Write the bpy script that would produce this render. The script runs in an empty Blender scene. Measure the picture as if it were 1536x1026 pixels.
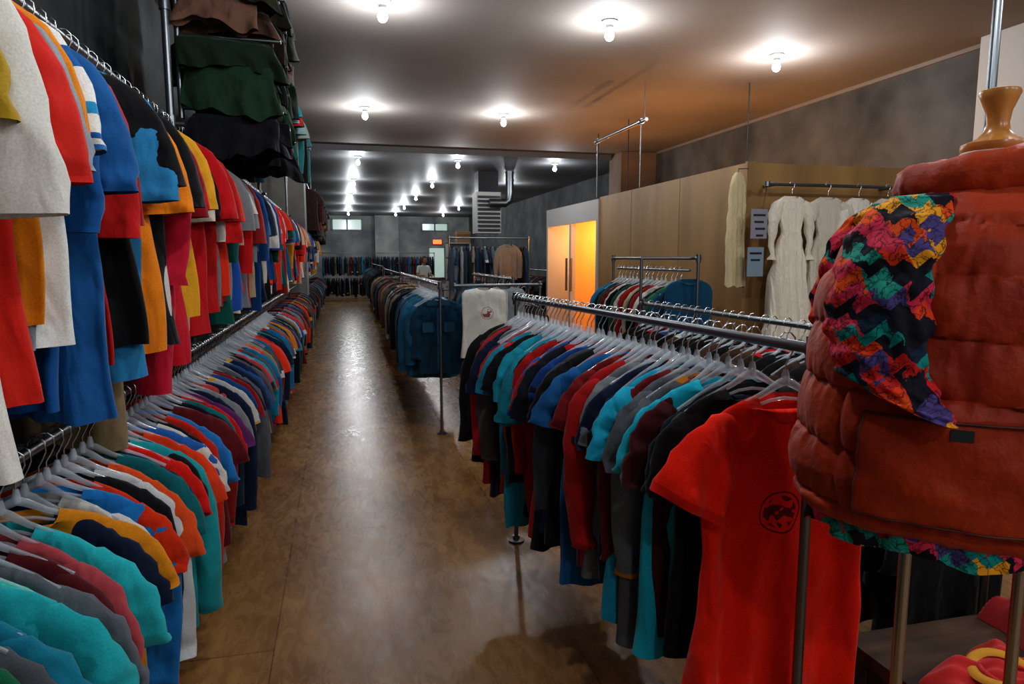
import bpy, math, random
import numpy as np
from mathutils import Vector, Matrix

R = random.Random(11)
NR = np.random.RandomState(5)
scene = bpy.context.scene
coll = scene.collection

# ------------------------------------------------------------------ helpers
def lin(c):
    c = c / 255.0
    return c / 12.92 if c <= 0.04045 else ((c + 0.055) / 1.055) ** 2.4
def H(h):
    h = h.lstrip('#')
    return (lin(int(h[0:2], 16)), lin(int(h[2:4], 16)), lin(int(h[4:6], 16)), 1.0)

def mat(name, color=(.5, .5, .5, 1), rough=.6, metal=0., alpha=1., emis=None, estr=0., spec=None, sheen=0.):
    m = bpy.data.materials.new(name); m.use_nodes = True
    b = m.node_tree.nodes['Principled BSDF']
    b.inputs['Base Color'].default_value = color
    b.inputs['Roughness'].default_value = rough
    b.inputs['Metallic'].default_value = metal
    b.inputs['Alpha'].default_value = alpha
    if spec is not None: b.inputs['Specular IOR Level'].default_value = spec
    if sheen: b.inputs['Sheen Weight'].default_value = sheen
    if emis:
        b.inputs['Emission Color'].default_value = emis
        b.inputs['Emission Strength'].default_value = estr
    return m

def noise_mix(m, c1, c2, scale=5, detail=6, stretch=(1, 1, 1), bump=0., lo=.35, hi=.65, bscale=None, rough=None):
    nt = m.node_tree; b = nt.nodes['Principled BSDF']
    tc = nt.nodes.new('ShaderNodeTexCoord'); mp = nt.nodes.new('ShaderNodeMapping')
    mp.inputs['Scale'].default_value = stretch
    n = nt.nodes.new('ShaderNodeTexNoise'); n.inputs['Scale'].default_value = scale; n.inputs['Detail'].default_value = detail
    r = nt.nodes.new('ShaderNodeValToRGB')
    r.color_ramp.elements[0].position = lo; r.color_ramp.elements[0].color = c1
    r.color_ramp.elements[1].position = hi; r.color_ramp.elements[1].color = c2
    L = nt.links.new
    L(tc.outputs['Object'], mp.inputs[0]); L(mp.outputs[0], n.inputs['Vector']); L(n.outputs['Fac'], r.inputs[0]); L(r.outputs[0], b.inputs['Base Color'])
    if bump:
        n2 = nt.nodes.new('ShaderNodeTexNoise'); n2.inputs['Scale'].default_value = bscale or scale * 6; n2.inputs['Detail'].default_value = 4
        L(tc.outputs['Object'], n2.inputs['Vector'])
        bp = nt.nodes.new('ShaderNodeBump'); bp.inputs['Strength'].default_value = bump; bp.inputs['Distance'].default_value = .02
        L(n2.outputs['Fac'], bp.inputs['Height']); L(bp.outputs[0], b.inputs['Normal'])
    return m

class MB:
    def __init__(s): s.v = []; s.f = []; s.m = []
    def add(s, vs, fs, mi=0):
        o = len(s.v); s.v += [tuple(v) for v in vs]
        for f in fs: s.f.append(tuple(i + o for i in f)); s.m.append(mi)
    def box(s, c, d, mi=0, rz=0.):
        x, y, z = d[0] / 2, d[1] / 2, d[2] / 2
        ca, sa = math.cos(rz), math.sin(rz)
        vs = []
        for a in (-x, x):
            for b in (-y, y):
                for e in (-z, z):
                    vs.append((c[0] + a * ca - b * sa, c[1] + a * sa + b * ca, c[2] + e))
        s.add(vs, [(0, 1, 3, 2), (4, 6, 7, 5), (0, 4, 5, 1), (2, 3, 7, 6), (0, 2, 6, 4), (1, 5, 7, 3)], mi)
    def bb(s, x0, x1, y0, y1, z0, z1, mi=0):
        s.box(((x0 + x1) / 2, (y0 + y1) / 2, (z0 + z1) / 2), (x1 - x0, y1 - y0, z1 - z0), mi)
    def tube(s, pts, r, n=8, mi=0, cap=True, closed=False, flat=1.):
        pts = [Vector(p) for p in pts]; k = len(pts); vs = []
        ref = None
        for i, p in enumerate(pts):
            if closed: t = pts[(i + 1) % k] - pts[i - 1]
            else: t = pts[min(i + 1, k - 1)] - pts[max(i - 1, 0)]
            t.normalize()
            if ref is None:
                ref = Vector((0, 0, 1)) if abs(t.z) < .9 else Vector((1, 0, 0))
            a = t.cross(ref)
            if a.length < 1e-4: a = t.cross(Vector((0, 1, 0)))
            a.normalize(); b = a.cross(t).normalized(); ref = b
            rr = r[i] if isinstance(r, (list, tuple)) else r
            for j in range(n):
                q = 2 * math.pi * j / n
                vs.append(p + a * math.cos(q) * rr * flat + b * math.sin(q) * rr)
        fs = []
        for i in range(k if closed else k - 1):
            i2 = (i + 1) % k
            for j in range(n):
                j2 = (j + 1) % n
                fs.append((i * n + j, i * n + j2, i2 * n + j2, i2 * n + j))
        if cap and not closed:
            fs.append(tuple(range(n))[::-1]); fs.append(tuple((k - 1) * n + j for j in range(n)))
        s.add(vs, fs, mi)
    def lathe(s, prof, c=(0, 0, 0), n=20, mi=0, sx=1, sy=1):
        vs = []; k = len(prof)
        for r, z in prof:
            for j in range(n):
                q = 2 * math.pi * j / n
                vs.append((c[0] + r * sx * math.cos(q), c[1] + r * sy * math.sin(q), c[2] + z))
        fs = [(i * n + j, i * n + (j + 1) % n, (i + 1) * n + (j + 1) % n, (i + 1) * n + j) for i in range(k - 1) for j in range(n)]
        fs.append(tuple(range(n))[::-1]); fs.append(tuple((k - 1) * n + j for j in range(n)))
        s.add(vs, fs, mi)
    def build(s, name, mats, smooth=False, parent=None, bevel=0):
        me = bpy.data.meshes.new(name); me.from_pydata(s.v, [], s.f); me.update()
        for m in mats: me.materials.append(m)
        me.polygons.foreach_set('material_index', s.m)
        if smooth:
            me.polygons.foreach_set('use_smooth', [True] * len(s.f))
            try: me.set_sharp_from_angle(angle=math.radians(50))
            except Exception: pass
        ob = bpy.data.objects.new(name, me); coll.objects.link(ob)
        if parent: ob.parent = parent
        if bevel:
            b = ob.modifiers.new('bev', 'BEVEL'); b.width = bevel; b.segments = 2
        return ob

def empty(name, loc=(0, 0, 0)):
    e = bpy.data.objects.new(name, None); e.empty_display_size = .1; e.location = loc; coll.objects.link(e); return e

# ------------------------------------------------------------------ materials
M_conc = noise_mix(mat('concrete', rough=.85), H('#303334'), H('#5e6162'), 1.6, 8, bump=.25, bscale=14, lo=.3, hi=.75)
M_concL = noise_mix(mat('concrete_light', rough=.85), H('#70757a'), H('#9ca19c'), 1.2, 8, bump=.2, bscale=14)
M_ceil = noise_mix(mat('ceiling_paint', rough=.75), H('#77716c'), H('#837d78'), .8, 4, bump=.05, bscale=30)
M_ceil2 = noise_mix(mat('ceiling_satin', rough=.48), H('#56575a'), H('#66676b'), .6, 4)
M_white = mat('white_paint', H('#b4b3b0'), .6)
M_steel = mat('galvanized_steel', H('#7d8286'), .35, .95)
M_chrome = mat('chrome', H('#b5b8bc'), .18, 1.)
M_dark = mat('dark_metal', H('#2a2b2d'), .5, .6)
M_hook = mat('hanger_hook_wire', H('#d8dde0'), .22, 1.)
M_plast = mat('clear_plastic', H('#dfe8f0'), .08, 0, alpha=.38, spec=1.)
M_ply = noise_mix(mat('plywood', rough=.5), H('#84633a'), H('#a88450'), 1.3, 7, (1.5, 1.5, .35), bump=.03)
M_fit = mat('fitting_room_paint', H('#f0c070'), .6)
M_wood = noise_mix(mat('varnished_wood', rough=.28), H('#a8642c'), H('#d29650'), 9, 5, (1, 1, .2))
M_dwood = noise_mix(mat('dark_wood', rough=.5), H('#2c1e16'), H('#5b4130'), 6, 6, (.3, 2, 1))
M_bulb = mat('bulb_glass', (1, 1, 1, 1), .3, emis=(.80, .93, 1, 1), estr=22)
M_porc = mat('porcelain', H('#b9bbba'), .35)
M_day = mat('daylight_glass', H('#dfe8e2'), .2, emis=(.6, .9, .78, 1), estr=.28)
M_exit = mat('exit_sign_red', H('#ff3010'), .4, emis=(1, .12, .03, 1), estr=3)
M_card = mat('cardboard', H('#8a6a48'), .8)
M_paper = mat('sign_paper', H('#8f8f9a'), .7)
M_paper2 = mat('sign_paper_blue', H('#8294a2'), .7)
M_ink = mat('ink', H('#18191d'), .6)

# floor : varnished plywood sheets
M_floor = mat('floor_plywood', rough=.4)
nt = M_floor.node_tree; L = nt.links.new; b = nt.nodes['Principled BSDF']
tc = nt.nodes.new('ShaderNodeTexCoord')
mp = nt.nodes.new('ShaderNodeMapping'); mp.inputs['Rotation'].default_value = (0, 0, math.pi / 2); mp.inputs['Location'].default_value = (.35, .31, 0)
br = nt.nodes.new('ShaderNodeTexBrick'); br.offset = .5
br.inputs['Scale'].default_value = 1; br.inputs['Brick Width'].default_value = 2.44; br.inputs['Row Height'].default_value = 1.22
br.inputs['Mortar Size'].default_value = .003; br.inputs['Mortar Smooth'].default_value = .3
br.inputs['Color1'].default_value = (.86, .86, .86, 1); br.inputs['Color2'].default_value = (1, 1, 1, 1); br.inputs['Mortar'].default_value = (.32, .28, .24, 1)
L(tc.outputs['Object'], mp.inputs[0]); L(mp.outputs[0], br.inputs[0])
n1 = nt.nodes.new('ShaderNodeTexNoise'); n1.inputs['Scale'].default_value = 1.1; n1.inputs['Detail'].default_value = 9; n1.inputs['Roughness'].default_value = .65
m2 = nt.nodes.new('ShaderNodeMapping'); m2.inputs['Scale'].default_value = (2.2, .8, 1)
L(tc.outputs['Object'], m2.inputs[0]); L(m2.outputs[0], n1.inputs['Vector'])
rp = nt.nodes.new('ShaderNodeValToRGB')
rp.color_ramp.elements[0].position = .32; rp.color_ramp.elements[0].color = H('#7b5530')
rp.color_ramp.elements[1].position = .68; rp.color_ramp.elements[1].color = H('#b58955')
L(n1.outputs['Fac'], rp.inputs[0])
n3 = nt.nodes.new('ShaderNodeTexNoise'); n3.inputs['Scale'].default_value = 7; n3.inputs['Detail'].default_value = 10; n3.inputs['Roughness'].default_value = .75; n3.inputs['Distortion'].default_value = 1.2
L(m2.outputs[0], n3.inputs['Vector'])
r3 = nt.nodes.new('ShaderNodeValToRGB'); r3.color_ramp.elements[0].position = .33; r3.color_ramp.elements[0].color = (.55, .51, .47, 1); r3.color_ramp.elements[1].position = .58
L(n3.outputs['Fac'], r3.inputs[0])
n4 = nt.nodes.new('ShaderNodeTexNoise'); n4.inputs['Scale'].default_value = 34; n4.inputs['Detail'].default_value = 4
L(tc.outputs['Object'], n4.inputs['Vector'])
r4n = nt.nodes.new('ShaderNodeValToRGB'); r4n.color_ramp.elements[0].position = .27; r4n.color_ramp.elements[0].color = (.3, .27, .24, 1); r4n.color_ramp.elements[1].position = .34
L(n4.outputs['Fac'], r4n.inputs[0])
mx = nt.nodes.new('ShaderNodeMix'); mx.data_type = 'RGBA'; mx.blend_type = 'MULTIPLY'; mx.inputs[0].default_value = 1
L(rp.outputs[0], mx.inputs[6]); L(br.outputs['Color'], mx.inputs[7])
mx2 = nt.nodes.new('ShaderNodeMix'); mx2.data_type = 'RGBA'; mx2.blend_type = 'MULTIPLY'; mx2.inputs[0].default_value = .6
L(mx.outputs[2], mx2.inputs[6]); L(r3.outputs[0], mx2.inputs[7])
mx4 = nt.nodes.new('ShaderNodeMix'); mx4.data_type = 'RGBA'; mx4.blend_type = 'MULTIPLY'; mx4.inputs[0].default_value = .6
L(mx2.outputs[2], mx4.inputs[6]); L(r4n.outputs[0], mx4.inputs[7]); L(mx4.outputs[2], b.inputs['Base Color'])
mr = nt.nodes.new('ShaderNodeMapRange'); mr.inputs[1].default_value = .3; mr.inputs[2].default_value = .7; mr.inputs[3].default_value = .19; mr.inputs[4].default_value = .36
L(n3.outputs['Fac'], mr.inputs[0]); L(mr.outputs[0], b.inputs['Roughness'])
bp = nt.nodes.new('ShaderNodeBump'); bp.inputs['Strength'].default_value = .13; bp.inputs['Distance'].default_value = .01
L(n3.outputs['Fac'], bp.inputs['Height']); L(bp.outputs[0], b.inputs['Normal'])

def cloth_mat(name, rough=.88, sheen=.12, bscale=14, bstr=.5, logo=None, base=None):
    m = mat(name, rough=rough, sheen=sheen); nt = m.node_tree; L = nt.links.new; b = nt.nodes['Principled BSDF']
    b.inputs['Specular IOR Level'].default_value = .2
    at = nt.nodes.new('ShaderNodeAttribute'); at.attribute_name = 'Col'
    tc = nt.nodes.new('ShaderNodeTexCoord')
    n = nt.nodes.new('ShaderNodeTexNoise'); n.inputs['Scale'].default_value = 260; n.inputs['Detail'].default_value = 2
    L(tc.outputs['Object'], n.inputs['Vector'])
    mr = nt.nodes.new('ShaderNodeMapRange'); mr.inputs[1].default_value = .3; mr.inputs[2].default_value = .7; mr.inputs[3].default_value = .84; mr.inputs[4].default_value = 1.06
    L(n.outputs['Fac'], mr.inputs[0])
    mx = nt.nodes.new('ShaderNodeMix'); mx.data_type = 'RGBA'; mx.blend_type = 'MULTIPLY'; mx.inputs[0].default_value = 1
    L(at.outputs['Color'], mx.inputs[6]); L(mr.outputs[0], mx.inputs[7])
    L(mx.outputs[2], b.inputs['Base Color'])
    n2 = nt.nodes.new('ShaderNodeTexNoise'); n2.inputs['Scale'].default_value = bscale; n2.inputs['Detail'].default_value = 1.5; n2.inputs['Distortion'].default_value = .6
    mp = nt.nodes.new('ShaderNodeMapping'); mp.inputs['Scale'].default_value = (1, 1, .45)
    L(tc.outputs['Object'], mp.inputs[0]); L(mp.outputs[0], n2.inputs['Vector'])
    bp = nt.nodes.new('ShaderNodeBump'); bp.inputs['Strength'].default_value = bstr; bp.inputs['Distance'].default_value = .04
    L(n2.outputs['Fac'], bp.inputs['Height']); L(bp.outputs[0], b.inputs['Normal'])
    if logo:
        (lx, lz, rad, col) = logo
        sp = nt.nodes.new('ShaderNodeVectorMath'); sp.operation = 'MULTIPLY_ADD'
        sp.inputs[1].default_value = (1, 0, 1); sp.inputs[2].default_value = (-lx, 0, -lz)
        L(tc.outputs['Object'], sp.inputs[0])
        ln = nt.nodes.new('ShaderNodeVectorMath'); ln.operation = 'LENGTH'; L(sp.outputs[0], ln.inputs[0])
        rr = nt.nodes.new('ShaderNodeMapRange'); rr.inputs[1].default_value = 0; rr.inputs[2].default_value = rad * 1.25
        L(ln.outputs['Value'], rr.inputs[0])
        ring = nt.nodes.new('ShaderNodeValToRGB'); e = ring.color_ramp.elements; ring.color_ramp.interpolation = 'CONSTANT'
        e[0].position = 0; e[0].color = (0, 0, 0, 1); e[1].position = .74; e[1].color = (1, 1, 1, 1)
        x = e.new(.80); x.color = (0, 0, 0, 1)
        L(rr.outputs[0], ring.inputs[0])
        nn = nt.nodes.new('ShaderNodeTexNoise'); nn.inputs['Scale'].default_value = 2.0 / rad; nn.inputs['Detail'].default_value = 1
        L(tc.outputs['Object'], nn.inputs['Vector'])
        nr_ = nt.nodes.new('ShaderNodeValToRGB'); nr_.color_ramp.interpolation = 'CONSTANT'
        nr_.color_ramp.elements[0].color = (0, 0, 0, 1); nr_.color_ramp.elements[1].position = .53; nr_.color_ramp.elements[1].color = (1, 1, 1, 1)
        L(nn.outputs['Fac'], nr_.inputs[0])
        ins = nt.nodes.new('ShaderNodeMath'); ins.operation = 'LESS_THAN'; ins.inputs[1].default_value = .62; L(rr.outputs[0], ins.inputs[0])
        mu = nt.nodes.new('ShaderNodeMath'); mu.operation = 'MULTIPLY'; L(ins.outputs[0], mu.inputs[0]); L(nr_.outputs[0], mu.inputs[1])
        ad = nt.nodes.new('ShaderNodeMath'); ad.operation = 'MAXIMUM'; L(mu.outputs[0], ad.inputs[0]); L(ring.outputs[0], ad.inputs[1])
        ml = nt.nodes.new('ShaderNodeMath'); ml.operation = 'MULTIPLY'; ml.inputs[1].default_value = .85; L(ad.outputs[0], ml.inputs[0])
        m3 = nt.nodes.new('ShaderNodeMix'); m3.data_type = 'RGBA'; m3.inputs[7].default_value = col
        L(ml.outputs[0], m3.inputs[0]); L(mx.outputs[2], m3.inputs[6]); L(m3.outputs[2], b.inputs['Base Color'])
    return m
M_cloth = cloth_mat('garment_cotton')
M_lace = cloth_mat('garment_lace', .8, .3, 70, .3)

def print_mat():
    m = mat('floral_print', rough=.75)
    nt = m.node_tree; L = nt.links.new; b = nt.nodes['Principled BSDF']
    b.inputs['Specular IOR Level'].default_value = .25
    def math_(op, a, c=None, v=None):
        n = nt.nodes.new('ShaderNodeMath'); n.operation = op; L(a, n.inputs[0])
        if c is not None: L(c, n.inputs[1])
        if v is not None: n.inputs[1].default_value = v
        return n.outputs[0]
    tc = nt.nodes.new('ShaderNodeTexCoord'); sp = nt.nodes.new('ShaderNodeSeparateXYZ'); L(tc.outputs['Object'], sp.inputs[0])
    nn = nt.nodes.new('ShaderNodeTexNoise'); nn.inputs['Scale'].default_value = 22; nn.inputs['Detail'].default_value = 5; L(tc.outputs['Object'], nn.inputs['Vector'])
    nz = math_('MULTIPLY', nn.outputs['Fac'], v=.07)
    h = math_('ADD', sp.outputs[1], nz)
    pp = math_('PINGPONG', h, v=.018)
    zz = math_('ADD', sp.outputs[2], pp)
    zz = math_('ADD', zz, nz)
    band = math_('MULTIPLY', zz, v=44.)
    fl = math_('FLOOR', band)
    cell = math_('FLOOR', math_('MULTIPLY', math_('ADD', sp.outputs[1], math_('MULTIPLY', zz, v=.6)), v=22.))
    cb = nt.nodes.new('ShaderNodeCombineXYZ'); L(fl, cb.inputs[0]); L(cell, cb.inputs[1])
    wn = nt.nodes.new('ShaderNodeTexWhiteNoise'); wn.noise_dimensions = '2D'; L(cb.outputs[0], wn.inputs['Vector'])
    rp = nt.nodes.new('ShaderNodeValToRGB'); rp.color_ramp.interpolation = 'CONSTANT'
    cs = ['#1a1826', '#ec5a1c', '#12908a', '#d02a26', '#1c1a2a', '#f0a828', '#5b4f8c', '#d83858', '#16324a', '#28a090', '#e8481c', '#1a1824']
    e = rp.color_ramp.elements; e[0].color = H(cs[0]); e[1].position = 1 / 12; e[1].color = H(cs[1])
    for i in range(2, 12):
        q = e.new(i / 12); q.color = H(cs[i])
    L(wn.outputs['Value'], rp.inputs[0])
    vo = nt.nodes.new('ShaderNodeTexVoronoi'); vo.feature = 'DISTANCE_TO_EDGE'; vo.inputs['Scale'].default_value = 48
    nv = nt.nodes.new('ShaderNodeMix'); nv.data_type = 'RGBA'; nv.blend_type = 'LINEAR_LIGHT'; nv.inputs[0].default_value = .05
    L(tc.outputs['Object'], nv.inputs[6]); L(nn.outputs['Color'], nv.inputs[7]); L(nv.outputs[2], vo.inputs['Vector'])
    lt = math_('LESS_THAN', vo.outputs['Distance'], v=.05)
    ml = math_('MULTIPLY', lt, v=.7)
    mx = nt.nodes.new('ShaderNodeMix'); mx.data_type = 'RGBA'; mx.inputs[7].default_value = H('#141320')
    L(ml, mx.inputs[0]); L(rp.outputs[0], mx.inputs[6]); L(mx.outputs[2], b.inputs['Base Color'])
    n2 = nt.nodes.new('ShaderNodeTexNoise'); n2.inputs['Scale'].default_value = 18; L(tc.outputs['Object'], n2.inputs['Vector'])
    bp = nt.nodes.new('ShaderNodeBump'); bp.inputs['Strength'].default_value = .6; bp.inputs['Distance'].default_value = .04
    L(n2.outputs['Fac'], bp.inputs['Height']); L(bp.outputs[0], b.inputs['Normal'])
    return m
M_floral = print_mat()
M_vest = mat('puffer_nylon', H('#8e2c10'), .58, sheen=.1, spec=.3)
noise_mix(M_vest, H('#92280a'), H('#b03c0e'), 5, 4, bump=.4, bscale=20)
M_vseam = mat('puffer_piping', H('#54180b'), .6)

# ------------------------------------------------------------------ garment generator
def grid_faces(k, n, off):
    i, j = np.meshgrid(np.arange(k - 1), np.arange(n), indexing='ij'); j2 = (j + 1) % n
    f = np.stack([i * n + j, (i + 1) * n + j, (i + 1) * n + j2, i * n + j2], -1).reshape(-1, 4) + off
    return f, i.reshape(-1), j.reshape(-1)

def tee_prof(Lg, Wh, n, d=.034):
    p = [(0, .075, .034), (-.012, .115, .028), (-.03, .16, .024), (-.055, .195, .024), (-.1, .213, .03)]
    for q in np.linspace(0, 1, n + 1)[1:]:
        p.append((-.1 - (Lg - .1) * q, .213 + (Wh - .213) * q, d + .006 * q))
    return p
SLV = {
 'short': [(.13, -.09, .035, .018), (.175, -.105, .058, .026), (.208, -.14, .073, .03), (.232, -.19, .082, .034), (.246, -.24, .087, .036), (.252, -.285, .09, .036)],
 'wide': [(.13, -.085, .04, .02), (.175, -.095, .062, .026), (.22, -.14, .083, .034), (.265, -.205, .097, .038), (.30, -.27, .106, .04)],
 'droop': [(.13, -.09, .035, .02), (.175, -.105, .060, .03), (.212, -.145, .078, .038), (.24, -.21, .09, .044), (.255, -.28, .096, .048), (.262, -.35, .10, .05), (.265, -.39, .102, .048)],
 'elbow': [(.13, -.09, .035, .02), (.175, -.105, .060, .03), (.212, -.145, .076, .038), (.238, -.22, .085, .044), (.25, -.32, .09, .048), (.254, -.42, .094, .05), (.255, -.50, .096, .048)],
 'long': [(.13, -.09, .035, .018), (.175, -.105, .058, .028), (.212, -.16, .072, .034), (.238, -.27, .07, .036), (.248, -.42, .06, .034), (.248, -.58, .048, .03), (.246, -.63, .05, .026)],
}
def garment(rng, prof, sleeve='short', nc=20, nsc=10, fold=.012, scoop=.05, col=(.5, .5, .5, 1), trim=None, stripes=None, sl_col=None, k=None):
    prof = np.array(prof); nr_ = len(prof)
    ph = 2 * np.pi * np.arange(nc) / nc
    cx = np.sign(np.cos(ph)) * np.abs(np.cos(ph)) ** .85; sy = np.sign(np.sin(ph)) * np.abs(np.sin(ph)) ** .8
    x = prof[:, 1][:, None] * cx[None]; y = prof[:, 2][:, None] * sy[None]; z = np.repeat(prof[:, 0][:, None], nc, 1)
    Lg = -prof[-1, 0]
    s = np.clip((-z - .05) / Lg, 0, 1)
    kk = k or rng.uniform(20, 38); p1, p2, p3 = rng.uniform(0, 6.28, 3)
    off = fold * (np.sin(kk * x + p1 + 2 * z) + .6 * np.sin(kk * 2.2 * x + p2 + 3 * z)) * (s ** .7)
    y = y + off + .4 * fold * np.sin(kk * 1.6 * x + p3) * sy[None] * s * 2
    y = y + .35 * fold * np.sin(34 * (np.abs(x) * .9 + z) + p3) * np.clip(1 - np.abs(s - .3) * 2.2, 0, 1)
    x = x + .014 * np.sin(9 * z + p2) * s
    z = z + .012 * np.sin(kk * .5 * x + p1) * s
    if scoop:
        fr = np.clip(-np.sin(ph), 0, 1)
        z[0] -= scoop * fr; z[1] -= scoop * .45 * fr ** 2
    V = [np.stack([x, y, z], -1).reshape(-1, 3)]
    F, fi, fj = grid_faces(nr_, nc, 0); Fs = [F]
    C = np.tile(np.array(col), (len(F), 1))
    if trim is not None: C[fi == 0] = trim
    if stripes is not None:
        for (a, bb, c) in stripes:
            zz = prof[fi, 0]; C[(-zz >= a) & (-zz < bb)] = c
    Cs = [C]; o = nr_ * nc
    if sleeve in SLV:
        sp = np.array(SLV[sleeve]); ns = len(sp)
        if nsc >= 14:
            t0 = np.arange(ns); t1 = np.linspace(0, ns - 1, ns * 3 - 2); sp = np.stack([np.interp(t1, t0, sp[:, q]) for q in range(4)], -1); ns = len(sp)
        slen = rng.uniform(.9, 1.1)
        for sg in (-1, 1):
            q = 2 * np.pi * np.arange(nsc) / nsc
            d = np.gradient(sp[:, :2], axis=0); d /= np.linalg.norm(d, axis=1)[:, None]
            nx, nz = -d[:, 1], d[:, 0]
            jit = rng.uniform(-.03, .02); fy = rng.uniform(-.04, .04); w1, w2 = rng.uniform(0, 6.28, 2)
            u = np.cos(q)[None] * sp[:, 2][:, None]; w = np.sin(q)[None] * sp[:, 3][:, None]
            t = np.linspace(0, 1, ns)[:, None]
            wr = .010 * np.sin(t * 16 + u * 22 + w1) * t + .006 * np.sin(t * 31 - u * 30 + w2)
            X = sp[:, 0][:, None] + u * nx[:, None] + jit * t
            Z = (sp[:, 1][:, None] + .09) * (1 + (slen - 1) * t) - .09 + u * nz[:, None]
            Y = w * (1 + 8 * wr) + fy * t + wr + .015 * np.sin(48 * u + p1 * sg + 3 * t) * t
            V.append(np.stack([X * sg, Y, Z], -1).reshape(-1, 3))
            F, fi2, _ = grid_faces(ns, nsc, o)
            if sg < 0: F = F[:, ::-1]
            Fs.append(F); o += ns * nsc
            c = np.tile(np.array(sl_col if sl_col is not None else col), (len(F), 1))
            if trim is not None: c[fi2 == ns - 2] = trim
            if stripes is not None and len(stripes) > 1 and nsc >= 14:
                for (a, bb, cc) in stripes:
                    tz = fi2 / ns; c[(tz >= a * 1.9 + .02) & (tz < bb * 1.9)] = cc
            Cs.append(c)
    return np.concatenate(V), np.concatenate(Fs), np.concatenate(Cs)

class NB:
    def __init__(s): s.V = []; s.F = []; s.C = []; s.n = 0
    def add(s, V, F, C, loc, yaw=0., sc=1., tilt=0.):
        V = V * sc
        if tilt:
            ct, st = math.cos(tilt), math.sin(tilt)
            V = np.stack([V[:, 0] * ct - V[:, 2] * st, V[:, 1], V[:, 0] * st + V[:, 2] * ct], -1)
        c, q = math.cos(yaw), math.sin(yaw)
        W = np.stack([V[:, 0] * c - V[:, 1] * q + loc[0], V[:, 0] * q + V[:, 1] * c + loc[1], V[:, 2] + loc[2]], -1)
        s.V.append(W); s.F.append(F + s.n); s.C.append(C); s.n += len(V)
    def build(s, name, m, parent=None, subsurf=0):
        V = np.concatenate(s.V).astype(np.float32); F = np.concatenate(s.F).astype(np.int32)
        me = bpy.data.meshes.new(name)
        me.vertices.add(len(V)); me.vertices.foreach_set('co', V.ravel())
        me.loops.add(F.size); me.loops.foreach_set('vertex_index', F.ravel())
        k = F.shape[1]
        me.polygons.add(len(F)); me.polygons.foreach_set('loop_start', np.arange(0, F.size, k, dtype=np.int32))
        me.polygons.foreach_set('use_smooth', np.ones(len(F), bool))
        me.update(calc_edges=True); me.validate()
        if s.C:
            C = np.concatenate(s.C).astype(np.float32)
            ca = me.color_attributes.new('Col', 'FLOAT_COLOR', 'CORNER')
            ca.data.foreach_set('color', np.repeat(C, k, axis=0).ravel())
        me.materials.append(m)
        ob = bpy.data.objects.new(name, me); coll.objects.link(ob)
        if parent: ob.parent = parent
        return ob

def tube_np(pts, r, n=5, flat=1.):
    mb = MB(); mb.tube(pts, r, n, cap=False, flat=flat)
    return np.array([tuple(v) for v in mb.v]), np.array(mb.f)
hk = [(0, 0, -.085), (0, 0, -.055), (.012, 0, -.035), (.023, 0, -.012), (.022, 0, .012), (.009, 0, .026), (-.009, 0, .026), (-.021, 0, .014), (-.024, 0, 0)]
HOOKV, HOOKF = tube_np(hk, .0024, 5)
a1v, a1f = tube_np([(-.2, 0, -.205), (-.13, 0, -.165), (-.06, 0, -.132), (-.02, 0, -.108), (0, 0, -.1), (.02, 0, -.108), (.06, 0, -.132), (.13, 0, -.165), (.2, 0, -.205)], [.006, .007, .009, .012, .014, .012, .009, .007, .006], 6, flat=.5)
a2v, a2f = tube_np([(-.1, 0, -.17), (-.04, 0, -.15), (0, 0, -.145), (.04, 0, -.15), (.1, 0, -.17)], .005, 5)
a3v, a3f = tube_np([(0, 0, -.07), (0, 0, -.085), (0, 0, -.105)], [.006, .010, .012], 6)
ARMV = np.concatenate([a1v, a2v, a3v]); ARMF = np.concatenate([a1f, a2f + len(a1v), a3f + len(a1v) + len(a2v)])
DROP = .138

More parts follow.
